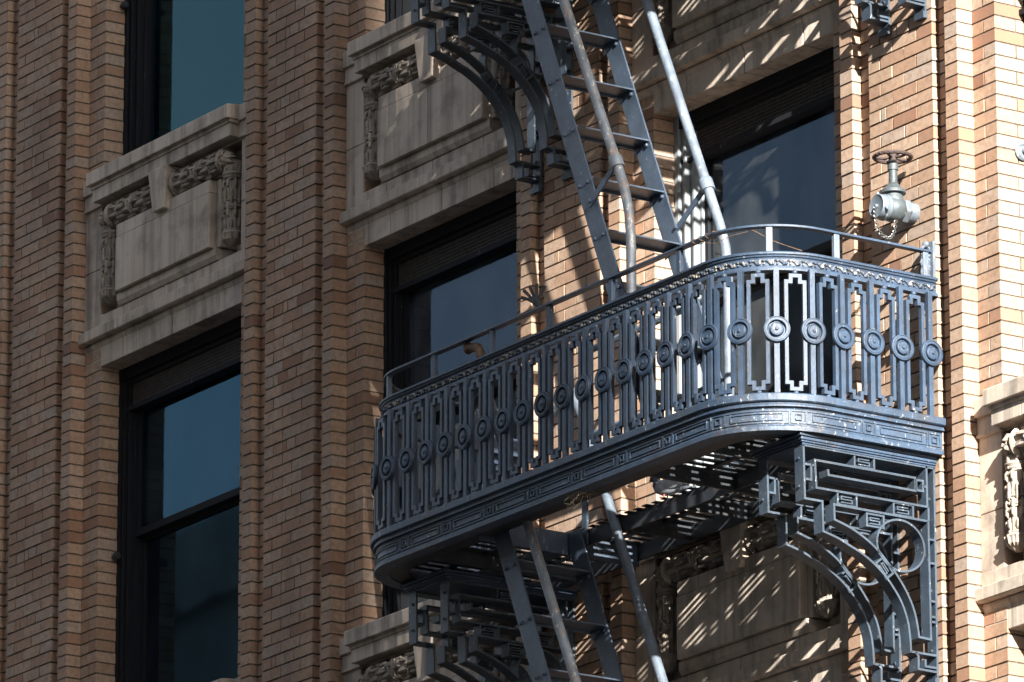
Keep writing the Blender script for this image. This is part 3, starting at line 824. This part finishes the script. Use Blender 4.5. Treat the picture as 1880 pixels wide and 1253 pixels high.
mb = MB(); mb.lathe([(.044, .078), (.063, .080), (.064, .094), (.058, .098), (.052, .104), (.034, .122), (.022, .136), (.021, .20), (.027, .202), (.027, .232), (.020, .236), (.014, .27)], (0, -.112, 0), (0, 0, 1), 24)
mb.build('bonnet', 'valve', V)
mb = MB(); W0 = (0, -.112, .270)
mb.torus(W0, (0, 0, 1), .090, .0105, 40, 8)
for k in range(5):
    a = 2 * math.pi * k / 5 + .3; d = Vector((math.cos(a), math.sin(a), 0)); w = Vector(W0)
    mb.tube([w + d * .012, w + d * .05 - Vector((0, 0, .006)), w + d * .088], .0075, 6)
mb.lathe([(.020, -.018), (.022, 0), (.020, .012), (.008, .016)], W0, (0, 0, 1), 14)
for k in range(24):
    a = 2 * math.pi * k / 24; mb.ball((W0[0] + .097 * math.cos(a), W0[1] + .097 * math.sin(a), W0[2]), .0065, 6, 4)
mb.build('handwheel', 'wheel', V)
mb = MB(); mb.lathe([(.058, .158), (.066, .162), (.066, .178), (.060, .182), (.062, .186), (.062, .212), (.058, .218), (.050, .214), (.010, .213), (.010, .222), (.006, .226)], (0, 0, 0), (0, -1, 0), 28)
for k in range(3):
    a = RAD(100 + 120 * k); mb.lathe([(.010, 0), (.010, .014), (.007, .018)], (.060 * math.cos(a), -.200, .060 * math.sin(a)), (math.cos(a), 0, math.sin(a)), 8)
mb.build('hose_cap', 'valve_cap', V)
mb = MB(); pts = spline([(0, -.224, 0), (-.002, -.222, -.05), (.005, -.215, -.11), (.02, -.195, -.155), (.035, -.165, -.165), (.04, -.14, -.13), (.035, -.125, -.065)], 5)
for i, p in enumerate(pts[:-1]):
    d = Vector(pts[i + 1]) - Vector(p); o = d.orthogonal()
    if i % 2: o = d.cross(o)
    mb.torus(p, o, .0075, .0022, 10, 5)
mb.build('chain', 'chain', V)

# ------------------------------------------------------------------ things on the rail
G = MB(); base = Vector((1.838, -1.055, 12.352)); palm = base + Vector((-.020, 0, .034))
G.tube([base, base + Vector((-.008, 0, .018)), palm, palm + Vector((-.012, 0, .022))], .02, 12, radii=[.019, .021, .026, .020])
for k, (dx, dz) in enumerate(((-.122, .056), (-.112, .090), (-.074, .104), (-.020, .106), (.040, .084))):
    d = Vector((dx, -.012 + .008 * k, dz)); p = palm + Vector((dx * .16, -.004 * (k % 2), .004)); q = palm + d
    G.tube([p, p + (q - p) * .5 + Vector((0, 0, .004)), q], .0085, 10, cap=False, radii=[.0105, .0080, .0088])
    dn = (q - p).normalized()
    G.torus(q, dn, .0080, .0020, 12, 6, mi=1); G.tube([q - dn * .012, q - dn * .010], .0075, 8)
tag(G.build('tube_cluster', ['rubber', 'tube_end']), 'dark fan of five open ended tubes like stiff fingers on the handrail', 'tube cluster')
E_ = MB(); pts = spline([(1.145, -1.03, 12.315), (1.20, -1.035, 12.305), (1.255, -1.04, 12.285), (1.285, -1.045, 12.24), (1.292, -1.048, 12.205)], 5)
E_.tube(pts, .026, 14, cap=False, radii=[.030 if i < 3 else .024 for i in range(len(pts))]); E_.torus(pts[0], (1, .1, -.1), .027, .006, 16, 6)
E_.tube([(1.165, -1.03, 12.311), (1.17, -1.03, 12.31)], .024, 12)
tag(E_.build('broken_pipe_elbow', 'terracotta'), 'broken rusty brown pipe elbow tied under the handrail by a post', 'pipe elbow')

wm = MB()
hp = lambda v, dz, o=-.035: (path(v)[0][0] + path(v)[1][0] * o, path(v)[0][1] + path(v)[1][1] * o, 12.348 + dz)
s0 = s_front(3.20)
pts = []
for k in range(16):
    a = k * 1.35; pts.append(hp(s0 + .012 * k, .016 * math.cos(a), -.035 + .028 * math.sin(a)))
wm.tube(spline(pts, 4), .0021, 5)
wm.tube(spline([pts[-1], hp(s0 + .30, .006), hp(s0 + .40, -.012), hp(s0 + .52, -.075), hp(s0 + .66, -.13, .0)], 6), .0019, 5)
wm.tube(spline([pts[6], hp(s0 + .16, -.045), hp(s0 + .28, -.03), hp(s0 + .38, -.02)], 6), .0017, 5)
tag(wm.build('loose_wire', 'terracotta'), 'thin rusty loose wire twisted round the handrail at the curved corner', 'wire')
rg = random.Random(5); sm_ = MB()
for k in range(26):
    p = Vector((2.20 + rg.uniform(-.07, .07), -1.065 + rg.uniform(-.03, .02), 11.30 + rg.uniform(-.02, .004)))
    d = Vector((rg.uniform(-1, 1), rg.uniform(-.5, .2), rg.uniform(-.8, .25))).normalized(); l_ = rg.uniform(.03, .09); c_ = Vector((rg.uniform(-1, 1), rg.uniform(-1, 1), rg.uniform(-1, .4))) * .02
    sm_.tube([p, p + d * l_ * .5 + c_, p + d * l_], .0016, 4)
tag(sm_.build('straw_tuft', 'straw'), 'tuft of dry straw caught under the edge of the balcony fascia', 'straw tuft')

# ------------------------------------------------------------------ pigeon
P = tag(empty('pigeon', None, (2.045, -.425, 11.409)), 'grey pigeon with dark head perched on the stair well beam under the balcony', 'pigeon')
mb = MB()
spine = [(-.128, .128, .004), (-.118, .130, .010), (-.112, .134, .019), (-.098, .140, .025), (-.080, .136, .026), (-.072, .118, .026), (-.070, .100, .034), (-.055, .080, .046), (-.02, .070, .055), (.03, .068, .052), (.08, .062, .038), (.12, .054, .022), (.16, .046, .012), (.20, .038, .008), (.215, .036, .003)]
mb.tube([(x, 0, z) for x, z, r in spine], .03, 14, radii=[r for x, z, r in spine])
for i, f in enumerate(mb.f):
    c = sum(mb.v[k][0] for k in f) / len(f)
    mb.mi[i] = 1 if c < -.052 or c > .13 else 0
mb.build('body', ['pig_grey', 'pig_dark'], P)
for sg in (-1, 1):
    mb = MB(); mb.ball((.045, sg * .043, .080), .085, 14, 8, sc=(1.15, .16, .42)); mb.build('wing', 'pig_grey', P)
    mb = MB(); mb.tube([(-.005, sg * .02, .03), (-.01, sg * .02, .004)], .005, 6)
    for a in (-.5, 0, .5): mb.tube([(-.01, sg * .02, .004), (-.01 - .03 * math.cos(a), sg * .02 + .03 * math.sin(a), .003)], .003, 5)
    mb.build('leg', 'pig_leg', P)
P.rotation_euler = (0, 0, RAD(24)); P.scale = (.80, .80, .80)

# ------------------------------------------------------------------ unseen buildings added across the street, shading the facade's left and blocking low sky
def across(name, label, x0, x1, h, wall):
    T = tag(empty(name, None, ((x0 + x1) / 2, -38, 0)), label, 'office building'); w = (x1 - x0) / 2
    mb = MB(); mb.box(-w, w, -12, 12, 0, h); mb.box(-w - .3, w + .3, -12.3, 12.3, h, h + 1.2)
    mb.build('facade_wall', wall, T)
    mb = MB(); n = int(2 * w / 3.2); st = 2 * w / n
    for f in range(1, int(h / 3.9)):
        for i in range(n): mb.box(-w + st * i + .6, -w + st * (i + 1) - .6, 11.95, 12.03, f * 3.9, f * 3.9 + 2.3)
    mb.build('facade_windows', 'tower_glass', T)
across('office_tower', 'tall stone office tower across the street casting the shade', 46, 80.4, 76, 'tower')
across('sky_blocker', 'unseen long lower stone block added across the street to block low sky', -110, 45.5, 25, 'tower')

# ------------------------------------------------------------------ light
sunv = Vector((2.3, -.742, 1)).normalized()
el = math.asin(sunv.z); az = math.atan2(sunv.x, sunv.y)
w = bpy.data.worlds.new('World'); bpy.context.scene.world = w; w.use_nodes = True
nt = w.node_tree; bg = nt.nodes['Background']
sky = nt.nodes.new('ShaderNodeTexSky'); sky.sky_type = 'NISHITA'; sky.sun_disc = False
sky.sun_elevation = el; sky.sun_rotation = az
sky.air_density = 1.0; sky.dust_density = 1.0; sky.ozone_density = 1.0
hs = nt.nodes.new('ShaderNodeHueSaturation'); hs.inputs['Saturation'].default_value = .5
nt.links.new(sky.outputs[0], hs.inputs['Color']); nt.links.new(hs.outputs[0], bg.inputs[0]); bg.inputs[1].default_value = .07
ld = bpy.data.lights.new('sun', 'SUN'); ld.energy = 5.0; ld.angle = RAD(.5); ld.color = (1, .968, .91)
lo = bpy.data.objects.new('sun', ld); C.objects.link(lo); lo.rotation_euler = (-sunv).to_track_quat('-Z', 'Y').to_euler(); lo.location = (30, -20, 40)

# ------------------------------------------------------------------ camera
a, e, ro, fpx, D = RAD(56.395), RAD(16.33), RAD(-.0614), 13060., 38.
fw = Vector((-math.sin(a) * math.cos(e), math.cos(a) * math.cos(e), math.sin(e)))
r0 = Vector((math.cos(a), math.sin(a), 0)); u0 = r0.cross(fw)
rr = r0 * math.cos(ro) + u0 * math.sin(ro); uu = -r0 * math.sin(ro) + u0 * math.cos(ro)
cd = bpy.data.cameras.new('camera'); cam = bpy.data.objects.new('camera', cd); C.objects.link(cam)
cd.sensor_fit = 'HORIZONTAL'; cd.sensor_width = 36; cd.lens = fpx / 1880 * 36; cd.clip_start = .5; cd.clip_end = 1500
loc = Vector((0, 0, 12.8)) - fw * D
cam.matrix_world = Matrix(((rr.x, uu.x, -fw.x, loc.x), (rr.y, uu.y, -fw.y, loc.y), (rr.z, uu.z, -fw.z, loc.z), (0, 0, 0, 1)))
sc = bpy.context.scene; sc.camera = cam
sc.view_settings.view_transform = 'Standard'; sc.view_settings.look = 'None'; sc.view_settings.exposure = 1.97; sc.view_settings.gamma = 1
sc.cycles.max_bounces = 8; sc.cycles.diffuse_bounces = 3; sc.cycles.transparent_max_bounces = 12
